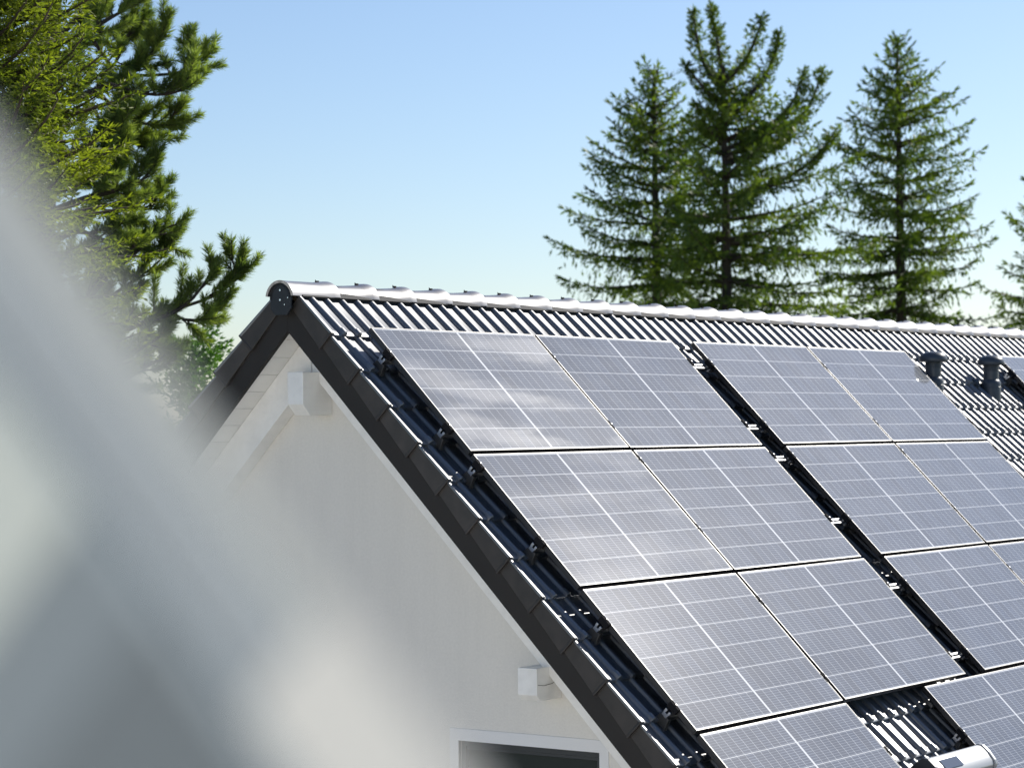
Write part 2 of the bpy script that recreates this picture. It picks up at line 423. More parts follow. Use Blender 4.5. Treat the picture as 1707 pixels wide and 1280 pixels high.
# end cap disc with screws
mb = MB()
out = []
for a in range(0, 33):
    an = math.radians(-18 + a*216/32); out.append((.084*math.cos(an), .098*math.sin(an)))
out += [(-.084, -.060), (-.048, -.104), (.048, -.104), (.084, -.060)]
n = len(out)
vs = [(-.262, YR+y, ZC+z) for y, z in out] + [(-.246, YR+y, ZC+z) for y, z in out]
mb.add(vs, [tuple(range(n)), tuple(range(2*n-1, n-1, -1))] + [(i, (i+1) % n, (i+1) % n+n, i+n) for i in range(n)])
for y, z in ((0, .048), (0, -.012), (-.066, -.004), (-.040, -.045), (-.083, .035)):
    pass
cap = hparent(mb.build('ridge_end_cap', M_cap, bevel=.003))
for y, z, r in ((.0, .050, .0065), (.0, -.010, .0065), (-.062, .002, .004), (-.036, -.040, .004)):
    mb = MB(); mb.tube([(-.268, YR+y, ZC+z), (-.260, YR+y, ZC+z)], r, 10)
    s = mb.build('screw', M_screw); s.parent = cap
# raised rim
mb = MB()
for rr, wd in ((.082, .004), (.073, .003)):
    pts = [(-.265, YR+rr*math.cos(math.radians(a)), ZC+rr*1.1*math.sin(math.radians(a))) for a in range(-5, 186, 8)]
    mb.tube(pts, wd*.6, 5)
s = mb.build('rim', M_cap); s.parent = cap

# barge boards (dark), soffits, rafters: built per slope, mitred at the ridge plane
def vr(h):            # v where the line at height h meets the ridge plane
    return -(YR/s2) - h   # Y = -s2 v - s2 h = YR
def sl_prism(tf, u0, u1, htop, hbot, v1, name, M, bevel=.003, gap=0.0, vstart=None):
    mb = MB()
    pts = [(vr(htop)+gap, htop), (v1, htop), (v1, hbot), (vr(hbot)+gap, hbot)]
    if vstart is not None: pts = [(vstart, htop), (v1, htop), (v1, hbot), (vstart, hbot)]
    mb.prism(pts, u0, u1, tf)
    return hparent(mb.build(name, M, bevel=bevel))
for tf in (T, TL):
    b = sl_prism(tf, -.200, -.165, -.215, -.363, VE+.02, 'barge_board', M_fascia)
    # soffit: boards laid along the ridge direction, with open joints
    k = 0; v = vr(-.345)+.002
    mb = MB()
    edge = vr(-.345)+.002
    while edge < VE-.1:
        e2 = edge + (.149 if edge > vr(-.345)+.01 else .10)
        mb.box((-.164, edge+.0015, -.349), (.149, min(e2, VE)-.0015, -.332), tf); edge = e2
    hparent(mb.build('soffit_boards', M_white, bevel=.0015))
    sl_prism(tf, .027, .149, -.350, -.542, VE-.35, 'rafter', M_beam, gap=.004)
# wire-thin dark joint where the rafters meet comes from the 4 mm gap

def purlin(yc, ztop, zbot, name='purlin', w=.124, xf=-.13, ch=.068):
    mb = MB()
    y0, y1 = yc-w/2, yc+w/2
    zt, zb = ztop+G, zbot+G
    prof = [(xf, zt), (.149, zt), (.149, zb), (xf+ch, zb), (xf, zb+ch)]
    n = 5
    vs = [(x, y0, z) for x, z in prof] + [(x, y1, z) for x, z in prof]
    mb.add(vs, [tuple(range(n)), tuple(range(2*n-1, n-1, -1))] + [(i, (i+1) % n, (i+1) % n+n, i+n) for i in range(n)])
    return hparent(mb.build(name, M_beam, bevel=.004))
purlin(YR, -.264, -.532)
purlin(-1.220, -2.000, -2.190, w=.136, xf=-.10, ch=.035)
purlin(2*YR+1.220, -2.000, -2.190, w=.136, xf=-.10, ch=.035)
# cracks in the lower purlin: a thin dark line
mb = MB(); mb.tube([(-.09, -1.289, G-2.095), (-.03, -1.2895, G-2.103), (.05, -1.2895, G-2.098), (.12, -1.2895, G-2.075)], .0016, 4)
hparent(mb.build('timber_crack', M_seam))

# walls
YF, YB = -5.05, 2*YR+5.05
WXL = .15; WXR = 14.85
def roofz(y, h=-.335):       # z under the roof at y
    yy = min(y, 2*YR-y)
    return yy + h/s2 + G     # on the front slope: Z = Y + 2*s2*h
def roofz(y, h=-.335):
    yy = min(y, 2*YR-y); return yy + 2*s2*h + G
WY0, WY1, WZ0, WZ1 = -1.551, -.536, G-3.75, G-2.490      # window opening
def gable(x0, x1, hole):
    mb = MB()
    def strip(ya, yb, za, zb):       # za/zb: None -> ground / roof line
        n = max(1, int(abs(yb-ya)/6))
        ys = [ya, yb]
        if za is None: z0 = 0
        else: z0 = za
        zt = [roofz(y) if zb is None else zb for y in ys]
        vs = [(x0, ya, z0), (x0, yb, z0), (x0, yb, zt[1]), (x0, ya, zt[0]), (x1, ya, z0), (x1, yb, z0), (x1, yb, zt[1]), (x1, ya, zt[0])]
        mb.add(vs, [(0,1,2,3),(7,6,5,4),(0,4,5,1),(1,5,6,2),(2,6,7,3),(3,7,4,0)])
    if hole:
        strip(YF, WY0, None, None); strip(WY0, WY1, None, WZ0); strip(WY0, WY1, WZ1, None); strip(WY1, YR, None, None); strip(YR, YB, None, None)
    else:
        strip(YF, YR, None, None); strip(YR, YB, None, None)
    return mb
# the visible gable is one polygon ring with a hole so that no joints show
def gable_face():
    bm = bmesh.new()
    x0, x1 = WXL, WXL+.36
    outer = [(YF, 0), (YB, 0), (YB, roofz(YB)), (YR, roofz(YR)), (YF, roofz(YF))]
    hole = [(WY0, WZ0), (WY1, WZ0), (WY1, WZ1), (WY0, WZ1)]
    def loop(x, pts): return [bm.verts.new((x, y, z)) for y, z in pts]
    for x in (x0, x1):
        a = loop(x, outer); b = loop(x, hole)
        e = [bm.edges.new((a[i], a[(i+1) % 5])) for i in range(5)] + [bm.edges.new((b[i], b[(i+1) % 4])) for i in range(4)]
        bmesh.ops.triangle_fill(bm, use_beauty=True, edges=e)
        if x == x0: A, B = a, b
        else:
            for i in range(5): bm.faces.new((A[i], A[(i+1) % 5], a[(i+1) % 5], a[i]))
            for i in range(4): bm.faces.new((B[i], b[i], b[(i+1) % 4], B[(i+1) % 4]))
    bmesh.ops.recalc_face_normals(bm, faces=bm.faces)
    me = bpy.data.meshes.new('gable_wall'); bm.to_mesh(me); bm.free(); me.materials.append(M_plaster)
    o = bpy.data.objects.new('gable_wall', me); C.objects.link(o); return o
hparent(gable_face())
hparent(gable(WXR-.36, WXR, False).build('gable_wall', M_plaster))
for y0, y1 in ((YF, YF+.36), (YB-.36, YB)):
    mb = MB(); mb.box((WXL+.36, y0, 0), (WXR-.36, y1, roofz(y0 if y0 < 0 else y1)-.02)); hparent(mb.build('side_wall', M_plaster))

# window with painted surround, anthracite frame and closed slatted blind
win = hparent(bpy.data.objects.new('window', None)); C.objects.link(win)
win.location = (0, 0, 0)
def wp(o): 
    o.parent = win; return o
mb = MB(); t = .064
x0, x1 = WXL-.006, WXL+.02
mb.box((x0, WY0-t, WZ1), (x1, WY1+t, WZ1+t+.008)); mb.box((x0, WY0-t, WZ0), (x1, WY0, WZ1)); mb.box((x0, WY1, WZ0), (x1, WY1+t, WZ1))
wp(mb.build('surround', M_trim))
mb = MB(); x0, x1 = WXL+.022, WXL+.09; t = .030
mb.box((x0, WY0+.004, WZ1-t-.004), (x1, WY1-.004, WZ1-.004)); mb.box((x0, WY0+.004, WZ0), (x1, WY0+t+.004, WZ1-t-.004)); mb.box((x0, WY1-t-.004, WZ0), (x1, WY1-.004, WZ1-t-.004))
mb.box((x0+.012, WY0+t+.004, WZ1-t-.024), (x1, WY1-t-.004, WZ1-t-.004))
mb.box((x0, WY0+t+.004, WZ0), (x1, WY1-t-.004, WZ0+.06))
wp(mb.build('frame', M_anth, bevel=.002))
mb = MB(); mb.box((x0+.035, WY0+t+.004, WZ0+.06), (x0+.045, WY1-t-.004, WZ1-t-.024)); wp(mb.build('glass', M_glass))
mb = MB(); mb.box((WXL-.06, WY0-.05, WZ0-.03), (WXL+.1, WY1+.05, WZ0-.001)); wp(mb.build('sill', M_anth, bevel=.002))

# gutters
for tf in (T, TL):
    mb = MB(); n = 9
    p = tf(0, VE+.02, -.20)
    prof = [(.075*math.cos(math.pi+math.pi*i/(n-1)), .075*math.sin(math.pi+math.pi*i/(n-1))) for i in range(n)]
    prof += [(a*.93, b*.93) for a, b in prof[::-1]]
    sgn = -1 if tf is T else 1
    vs = [(x, p.y + sgn*.04 + a, p.z-.02+b) for x in (U0, U1) for a, b in prof]; n2 = len(prof)
    mb.add(vs, [tuple(range(n2)), tuple(range(2*n2-1, n2-1, -1))] + [(i, (i+1) % n2, (i+1) % n2+n2, i+n2) for i in range(n2)])
    hparent(mb.build('gutter', M_anth))

# ------------------------------------------------------------------ solar panels
ROT45 = (math.radians(45), 0, 0)
def make_panel():
    t = thing('solar_panel', 'solar panel', 'solar panel', T(0, 0, 0), ROT45)
    mb = MB(); fw = .0075; th = .035
    mb.box((0, -fw, -th), (PW, 0, 0)); mb.box((0, -PH, -th), (PW, -PH+fw, 0))
    mb.box((0, -PH+fw, -th), (fw, -fw, 0)); mb.box((PW-fw, -PH+fw, -th), (PW, -fw, 0))
    mb.build('frame', M_aluF, t, bevel=.0012)
    mb = MB(); mb.box((fw, -PH+fw, -.008), (PW-fw, -fw, -.0018)); mb.build('cell_face', M_cells, t)
    return t
RAILV = [(0.224, .856), (1.173, 1.793), (2.419, 3.062), (3.66, 4.10)]
COLA = [0, PW+.028]; G1 = .303
COLB = [2*PW+.028+G1, 3*PW+.056+G1]
rowv = [0, PH+.026, 2*(PH+.026), 3*(PH+.026)]
spec = []
rn = ['top', 'second', 'third', 'fourth']
lab = {
 (0,0): 'solar panel at the ridge end of the gable edge, hazy with sun glare',
 (0,1): 'solar panel of the top row left of the dark gap below the ridge',
 (0,2): 'solar panel of the top row just right of the dark gap',
 (0,3): 'solar panel of the top row beside the vent pipe it reflects',
 (1,0): 'solar panel of the second row along the gable edge',
 (1,1): 'solar panel of the second row left of the dark gap',
 (1,2): 'solar panel of the second row just right of the dark gap',
 (1,3): 'solar panel of the second row ending at the bare tiles below the vent pipes',
 (2,0): 'largest looking solar panel, third row along the gable edge',
 (2,1): 'solar panel of the third row left of the dark gap, above the bare tile patch',
 (2,2): 'solar panel of the third row just right of the dark gap',
 (2,3): 'solar panel of the third row cut off by the right picture edge',
 (3,0): 'lowest solar panel at the gable edge, left of the roof window',
}
for r in range(4):
    for c in range(4):
        if r == 3 and c: continue
        u = (COLA+COLB)[c]
        spec.append((u, rowv[r], lab[(r, c)]))
spec.append((2.805, rowv[3], 'solar panel just right of the roof window and its bare tile patch'))
spec.append((2.805+PW+.028, rowv[3], 'solar panel in the lower right corner, second from the roof window'))
spec.append((9.167, .006, 'solar panel far along the roof right of both vent pipes'))
P0 = make_panel()
for i, (u, v, l) in enumerate(spec):
    o = P0 if i == 0 else dup(P0)
    for ch in o.children:
        if ch.name.startswith('cell_face'): ch.color = ((1.0, .12, .10, .05)[min(i, 3)] if i != 4 else .3, 0, 0, 1)
    o.location = T(u, v, random.uniform(-.0012, .0012)); o['label'] = l; o['group'] = 'solar panels on the roof'
    o.rotation_euler = (math.radians(45+random.uniform(-.12, .12)), math.radians(random.uniform(-.1, .1)), 0)

# rails with clamps and roof hooks
def local_box(mb, u0, u1, v0, v1, h0, h1): mb.box((u0, -v1, h0), (u1, -v0, h1))
def rail(u0, u1, v, clamps, hooks, label, group):
    t = thing('mounting_rail', label, 'rail', T(u0, v, 0), ROT45, group)
    L_ = u1-u0
    mb = MB()
    # extruded profile: two lips with a slot between
    local_box(mb, 0, L_, -.022, -.006, -.060, -.0375); local_box(mb, 0, L_, .008, .023, -.060, -.0375); local_box(mb, 0, L_, -.019, .019, -.082, -.060)
    mb.build('rail_profile', M_railm, t, bevel=.001)
    for c in clamps:
        mb = MB(); e = c-u0
        wv = .035
        local_box(mb, e-.013, e+.013, -wv, wv, -.037, .0035); local_box(mb, e-.004, e+.004, -wv-.004, wv+.004, .0035, .006)
        k = mb.build('clamp', M_dark, t, bevel=.001)
        mb = MB(); mb.tube([(e, 0, .0036), (e, 0, .0105)], .006, 8); mb.build('bolt', M_screw, k)
    for c in hooks:
        mb = MB(); e = c-u0
        mb.prism([(-.03, -.082), (.03, -.082), (.045, -.150), (-.055, -.150)], e-.016, e+.016, lambda x, a, b: (x, a, b))
        local_box(mb, e-.016, e+.016, -.22, .02, -.168, -.160)
        mb.build('roof_hook', M_hook, t, bevel=.002)
    return t
rows_txt = ['upper rail of the top row', 'lower rail of the top row', 'upper rail of the second row', 'lower rail of the second row', 'upper rail of the third row', 'lower rail of the third row', 'upper rail of the fourth row', 'lower rail of the fourth row']
ki = 0
for r, vv in enumerate(RAILV):
    for v in vv:
        tx = rows_txt[ki]; ki += 1
        if r < 3:
            rail(-.045, 3.745, v, [-.012, PW+.014, 2*PW+.028+.012], [-.012, .85, 1.7, 2.6, 3.42], 'aluminium mounting rail under the gable side panels, ' + tx, 'mounting rails')
            rail(3.79, 2*PW+COLB[0]+.075, v, [COLB[0]-.012, COLB[0]+PW+.014, 2*PW+COLB[0]+.04], [4.0, 5.4, 7.2], 'aluminium mounting rail under the panels right of the gap, ' + tx, 'mounting rails')
        else:
            rail(-.045, PW+.05, v, [-.012, PW+.012], [-.012, .85, 1.6], 'aluminium mounting rail left of the roof window, ' + tx, 'mounting rails')
            rail(2.78, 2.805+2*PW+.06, v, [2.793, 2.805+PW+.014], [2.85, 4.4], 'aluminium mounting rail right of the roof window, ' + tx, 'mounting rails')
for v, tx in ((.224, 'upper'), (.856, 'lower')):
    rail(9.10, 9.167+PW+.05, v, [9.155], [9.2, 10.4], tx + ' mounting rail under the far panel right of the vent pipes', 'mounting rails')

# cable along the gap
mb = MB(); mb.tube([T(3.66+.02*math.sin(i*.7), .5+i*.12, -.115-.01*math.cos(i*1.3)) for i in range(8)], .004, 6)
tag(mb.build('cable', M_dark), 'thin black cable lying in the dark gap between the panel blocks', 'cable')

# ------------------------------------------------------------------ roof vents
def make_vent():
    t = thing('roof_vent', 'vent', 'vent pipe', (0, 0, 0))
    mb = MB()
    mb.lathe([(.088, -.10), (.088, .095), (.085, .112), (.074, .128), (.068, .134), (.068, .27), (.062, .272), (.062, .30)])
    mb.build('pipe', M_vent, t, auto=35)
    mb = MB(); mb.lathe([(.0885, .060), (.0905, .064), (.0885, .068)])
    for z in (.215, .229, .243, .257): mb.lathe([(.0685, z-.004), (.072, z), (.0685, z+.004)])
    mb.build('collar_rings', M_vent, t, smooth=True)
    mb = MB(); mb.lathe([(.060, .272), (.098, .262), (.112, .264), (.119, .272), (.121, .286), (.116, .308), (.104, .327), (.086, .341), (.06, .350), (.03, .354), (.003, .355)], 36)
    mb.build('hood', M_vent, t, auto=60)
    mb = MB(); mb.box((-.20, -.17, -.030), (.20, .17, -.012), lambda x, y, z: Vector((x, s2*y - s2*z, s2*y + s2*z)))
    mb.box((-.155, .09, -.012), (-.115, .18, .030), lambda x, y, z: Vector((x, s2*y - s2*z, s2*y + s2*z)))
    o = mb.build('base_tile', M_vent, t, bevel=.008)
    return t
V0 = make_vent()
V0['label'] = 'dark grey mushroom capped vent pipe right against the top row panel edge'; V0['group'] = 'roof vents'
V0.location = T(7.50, .359, -.145)
V1 = dup(V0); V1['label'] = 'dark grey mushroom capped vent pipe standing free on the tiles, further right'
V1.location = T(8.66, .375, -.145)

# ------------------------------------------------------------------ roof window with shutter
rw = thing('roof_window', 'silver roof window with rounded shutter box and small solar strip, at the lower edge of the picture', 'roof window', T(1.86, 3.80, 0), ROT45)
Wd = .80
prof = [(.0, -.02), (-.006, .05), (-.018, .085), (-.042, .100), (-.10, .104), (-.155, .098), (-.18, .085), (-.19, .062), (-.205, -.10), (0, -.16)]
mb = MB(); mb.prism([(a, b) for a, b in prof], .03, Wd-.03, lambda x, a, b: (x, a, b)); mb.build('shutter_box', M_rwm, rw, bevel=.004, auto=35)
pr2 = [(a*1.06+.004, b*1.07+.002) for a, b in prof]
mb = MB(); mb.prism(pr2, Wd-.03, Wd+.004, lambda x, a, b: (x, a, b)); mb.box((Wd-.03, -1.3, -.14), (Wd+.004, -.216, .045)); mb.build('side_rail', M_rwm, rw, bevel=.006)
mb = MB(); mb.prism(pr2, -.004, .03, lambda x, a, b: (x, a, b)); mb.box((-.004, -1.3, -.14), (.03, -.216, .045)); mb.build('side_rail', M_anth, rw, bevel=.004)
mb = MB(); mb.box((.12, -.135, .1025), (.36, -.065, .1075)); o = mb.build('solar_strip', M_solarcell, rw)
mb = MB()
for i in range(24):
    mb.prism([(-.215-i*.045, .0), (-.225-i*.045, .012), (-.25-i*.045, .012), (-.259-i*.045, .0), (-.259-i*.045, -.02), (-.215-i*.045, -.02)], .03, Wd-.03, lambda x, a, b: (x, a, b))
mb.build('shutter_curtain', M_shut, rw)
mb = MB(); mb.box((.0, -1.3, -.2), (Wd, 0, -.141)); mb.build('flashing', M_anth, rw)

# ------------------------------------------------------------------ trees
def proj_pt(x, y, D):
    """point seen at photograph position (x, y) at horizontal distance D"""
    d = FW + RT*((x-853.5)/FPX) + DN*((y-640)/FPX)
    k = D/math.hypot(d.x, d.y); return CAM + d*k

class Foliage:
    def __init__(s): s.b = []; s.d = []; s.l = []; s.w = []
    def add(s, b, d, l, w):
        s.b.append(b); s.d.append(d); s.l.append(l); s.w.append(w)
    def mesh(s, name, M, parent, blades=1, spread=0, rng=RNG):
        b = np.concatenate(s.b); d = np.concatenate(s.d); l = np.concatenate(s.l); w = np.concatenate(s.w)
        d = d/np.linalg.norm(d, axis=1, keepdims=True)
        if spread:
            n0 = len(b); b = np.repeat(b, blades, 0); d = np.repeat(d, blades, 0); l = np.repeat(l, blades); w = np.repeat(w, blades)
            d = d + rng.normal(0, spread, d.shape); d /= np.linalg.norm(d, axis=1, keepdims=True)
            l = l*rng.uniform(.75, 1.1, len(l))
        n = len(b)
        r = rng.normal(size=(n, 3)); sd = np.cross(d, r); sd /= np.linalg.norm(sd, axis=1, keepdims=True)+1e-9
        V = np.empty((n, 4, 3)); mid = b + d*(l*.45)[:, None]
        V[:, 0] = b; V[:, 1] = mid + sd*(w/2)[:, None]; V[:, 2] = b + d*l[:, None]; V[:, 3] = mid - sd*(w/2)[:, None]
        me = bpy.data.meshes.new(name)
        me.vertices.add(n*4); me.vertices.foreach_set('co', V.reshape(-1).astype(np.float32))
        me.loops.add(n*4); me.loops.foreach_set('vertex_index', np.arange(n*4, dtype=np.int32))
        me.polygons.add(n); me.polygons.foreach_set('loop_start', np.arange(0, n*4, 4, dtype=np.int32)); me.polygons.foreach_set('loop_total', np.full(n, 4, dtype=np.int32))
        me.update(calc_edges=True); me.materials.append(M)
        o = bpy.data.objects.new(name, me); C.objects.link(o); o.parent = parent; print('FOL', name, n)
        return o

def branch_foliage(F, W, P, rng, side_len=.5, step=.11, shoot=.15, sw=.045, hang=.3, dens=1.0, wood=True):
    """P: polyline (k,3) of a spruce branch; twigs leave both sides, short ones hang below"""
    seg = np.linalg.norm(np.diff(P, axis=0), axis=1); L = seg.sum(); cum = np.concatenate([[0], np.cumsum(seg)])
    n = max(3, int(L/step*dens))
    s = (np.arange(n)+rng.uniform(0, 1, n)*.6)/n*L
    s = s[s > L*.12] if L > .8 else s
    pts = np.stack([np.interp(s, cum, P[:, i]) for i in range(3)], 1)
    e = np.stack([np.interp(np.minimum(s+.05, L), cum, P[:, i]) - np.interp(np.maximum(s-.05, 0), cum, P[:, i]) for i in range(3)], 1)
    e /= np.linalg.norm(e, axis=1, keepdims=True)+1e-9
    up = np.array([0, 0, 1.]); side = np.cross(e, up); side /= np.linalg.norm(side, axis=1, keepdims=True)+1e-9
    fr = 1-s/L
    for sg, kind in ((1, 0), (-1, 0), (0, 1)):
        if kind == 0:
            dirs = e*.75 + side*sg*.8 + up*rng.uniform(-.35, .15, (len(s), 1)); ln = side_len*(.25+.9*np.minimum(fr, .75))*rng.uniform(.5, 1.15, len(s))
        else:
            dirs = e*.25 - up*1.0 + side*rng.normal(0, .35, (len(s), 1)); ln = hang*rng.uniform(.25, 1.1, len(s))*(.35+.65*np.minimum(1, fr*2))
        dirs = dirs/np.linalg.norm(dirs, axis=1, keepdims=True)
        m_ = max(2, int(ln.max()/(shoot*.42)))
        tt = (np.arange(m_)+.3)/m_
        B = pts[:, None] + dirs[:, None]*(ln[:, None, None]*tt[None, :, None])
        B[..., 2] -= (tt[None]**2)*ln[:, None]*.22
        keep = rng.uniform(size=B.shape[:2]) < np.clip(ln/ln.max()*1.2, .3, 1)[:, None]
        D = np.repeat(dirs[:, None], m_, 1)*1.0 + rng.normal(0, .42, B.shape)
        B = B[keep]; D = D[keep]; k = len(B)
        F.add(B, D, shoot*rng.uniform(.6, 1.15, k), sw*rng.uniform(.7, 1.3, k))
    # along the axis and the leading tip
    k = max(3, int(L/.05*dens)); q = rng.uniform(0, L, k)
    B = np.stack([np.interp(q, cum, P[:, i]) for i in range(3)], 1)
    tipd = P[-1]-P[-2]; tipd = tipd/np.linalg.norm(tipd)
    F.add(B, np.tile(tipd, (k, 1)) + rng.normal(0, .55, (k, 3)), shoot*rng.uniform(.6, 1.1, k), sw*rng.uniform(.7, 1.2, k))
    F.add(P[-1][None].repeat(4, 0), np.tile(tipd, (4, 1))+rng.normal(0, .25, (4, 3)), np.full(4, shoot*1.2), np.full(4, sw))

def spruce(D, xpx, ytip, base_r, label, seed, prof, asym=lambda a: 1, leaders=None, low=2.0, M=M_spruce, step=.37, group='spruce trees beyond the roof', lean=0.0, ytop=None, sl=.52, hang=.58, shoot=.15, sw=.042, bstep=.088, nbr=(6, 9), tipd=3.0, dfun=None):
    rng = np.random.default_rng(seed)
    tip = proj_pt(xpx, ytip, D); H = tip.z
    t = thing('spruce_tree', label, 'tree', (tip.x, tip.y, 0), group=group)
    F = Foliage(); W = MB()
    ytr = H if ytop is None else ytop
    W.tube([(0, 0, 0), (0, 0, H*.3), (.03, 0, H*.6), (0, .02, ytr-.5), (0, 0, ytr)], [.24*H/14+.06, .20*H/14, .11*H/14, .035, .012], 8)
    z = low
    vis = (G - .59) + .03*D
    while z < ytr-.12:
        dz = H-z
        R = prof(dz)
        nb = int(rng.integers(*nbr)) if dz > 1.2 else int(rng.integers(4, 6))
        a0 = rng.uniform(0, 6.28)
        hidden = z < vis-1.2
        for i in range(nb):
            a = a0 + i*6.283/nb + rng.normal(0, .25)
            L = R*asym(a)*rng.uniform(.68, 1.10)
            if L < .08: continue
            tt = min(1, dz/ (H*.62))
            e0 = math.radians(48*(1-tt)**1.9 - 7 + rng.normal(0, 6))
            k = 8; s = np.linspace(0, 1, k)
            hz = s*L*math.cos(e0)
            droop = (.10+.20*tt)*L
            zz = z + s*L*math.sin(e0) - droop*s**1.3*1.3 + droop*1.1*s**3.2 + rng.uniform(-.06, .06)
            wob = rng.normal(0, .035*L)*np.sin(s*3)
            P = np.stack([np.cos(a)*hz - np.sin(a)*wob, np.sin(a)*hz + np.cos(a)*wob, zz], 1)
            W.tube([tuple(q) for q in P[::2]] + [tuple(P[-1])], [.018+.010*L, .014+.006*L, .012+.002*L, .009, .004], 4, cap=False)
            branch_foliage(F, W, P, rng, side_len=min(sl, .12+.24*L), hang=hang*min(1, .2+L/3), dens=(.4 if hidden else 1.0)*(dfun(a) if dfun else 1), shoot=shoot, sw=sw, step=bstep)
        z += step*rng.uniform(.75, 1.2)*(1 if dz > 2 else .62)
    if leaders:
        for Pl, rmax in leaders:
            Pl = np.array([tuple(q - Vector((tip.x, tip.y, 0))) for q in Pl])
            k = 14; ts = np.linspace(0, 1, k); src = np.linspace(0, 1, len(Pl))
            Ps = np.stack([np.interp(ts, src, Pl[:, i]) for i in range(3)], 1)
            for _ in range(3): Ps[1:-1] = (Ps[:-2]+Ps[1:-1]*2+Ps[2:])/4
            W.tube([tuple(q) for q in Ps], list(np.linspace(.06, .012, k)), 6, cap=False)
            L = np.linalg.norm(np.diff(Ps, axis=0), axis=1).sum()
            nn = int(L/.13)
            for j in range(nn):
                f = (j+.5)/nn
                if f < .1: continue
                q = np.array([np.interp(f, ts, Ps[:, i]) for i in range(3)])
                for b in range(int(rng.integers(3, 6))):
                    a = rng.uniform(0, 6.283); l = .9*rmax*(1.08-f)**.8*rng.uniform(.3, 1.2)
                    ss = np.linspace(0, 1, 4)
                    P = np.stack([q[0]+np.cos(a)*ss*l*.85, q[1]+np.sin(a)*ss*l*.85, q[2]+ss*l*.35-.12*l*np.sin(ss*3)], 1)
                    branch_foliage(F, W, P, rng, side_len=.13, hang=.12, step=.09, shoot=.10, sw=.03)
            branch_foliage(F, W, Ps[-4:], rng, side_len=.08, hang=.02, shoot=.10, sw=.03)
    W.build('trunk', M_wood, t, smooth=True, fix=False)
    F.mesh('crown', M, t, rng=rng)
    return t

# directions across the picture: right is azimuth of RT
AR = math.atan2(RT.y, RT.x)
def side_asym(left, right):
    def f(a):
        c = math.cos(a-AR); return (right*max(c, 0) + left*max(-c, 0))**1 + .9*(1-abs(c))
    return f
DT = 45.0
# first spruce
spruce(DT+1, 1091, 108, 3.4, 'spruce left of the forked one, its lower branches reaching furthest left', 21,
       lambda d: .30+.62*d if d < 1.6 else 1.29+.36*(d-1.6), side_asym(1.0, .95))
# second, forked: explicit leaders
D2 = DT-1
lead = [
 ([proj_pt(1207, 250, D2), proj_pt(1206, 130, D2), proj_pt(1196, 70, D2), proj_pt(1184, 8, D2)], .40),
 ([proj_pt(1200, 140, D2), proj_pt(1172, 110, D2+.3), proj_pt(1160, 60, D2+.4), proj_pt(1156, 16, D2+.5)], .36),
 ([proj_pt(1208, 135, D2), proj_pt(1240, 108, D2-.4), proj_pt(1262, 62, D2-.6), proj_pt(1271, 26, D2-.8)], .42),
 ([proj_pt(1212, 185, D2), proj_pt(1262, 150, D2+.4), proj_pt(1290, 102, D2+.6), proj_pt(1301, 52, D2+.8)], .42),
 ([proj_pt(1208, 250, D2), proj_pt(1270, 225, D2+.2), proj_pt(1322, 175, D2+.3), proj_pt(1341, 117, D2+.4)], .75),
 ([proj_pt(1208, 275, D2), proj_pt(1290, 245, D2+.5), proj_pt(1348, 185, D2+.6), proj_pt(1373, 116, D2+.7)], .85),
 ([proj_pt(1208, 330, D2), proj_pt(1300, 305, D2), proj_pt(1362, 265, D2), proj_pt(1397, 212, D2)], .85),
 ([proj_pt(1204, 180, D2), proj_pt(1175, 150, D2-.3), proj_pt(1139, 104, D2-.4)], .36),
 ([proj_pt(1204, 240, D2), proj_pt(1180, 215, D2-.3), proj_pt(1158, 170, D2-.4)], .42),
]
spruce(D2, 1207, 60, 3.4, 'tall forked spruce whose several tips rise highest above the ridge', 22,
       lambda d: .0 if d < .8 else (.45+.62*(d-.8) if d < 3.0 else 1.81+.30*(d-3.0)), side_asym(.80, 1.48), leaders=lead, ytop=proj_pt(1207, 110, D2).z)
spruce(DT+3, 1497, 62, 3.4, 'single straight spruce standing rightmost of the full trees', 23,
       lambda d: .24+.55*d if d < 2.7 else 1.72+.14*(d-2.7), side_asym(.85, 1.06))
spruce(DT+6, 1765, 235, 3.4, 'spruce mostly beyond the right picture edge, only branch tips in view', 24,
       lambda d: .14+.55*d if d < 3.0 else 1.79+.12*(d-3.0), side_asym(.9, .9))

# left: near yellow-green spruce
spruce(16.5, -45, -420, 3.0, 'yellow green spruce filling the upper left corner in front of the pine', 31,
       lambda d: .2+.52*d if d < 2.5 else 1.5+.02*(d-2.5), side_asym(.8, .82), M=M_spruceY, step=.24, group='conifers left of the gable', low=2.5, sl=.36, hang=.10, shoot=.052, sw=.0125, bstep=.038, nbr=(19, 24), dfun=lambda a: 1.0 if math.cos(a-AR) > .1 else .15)

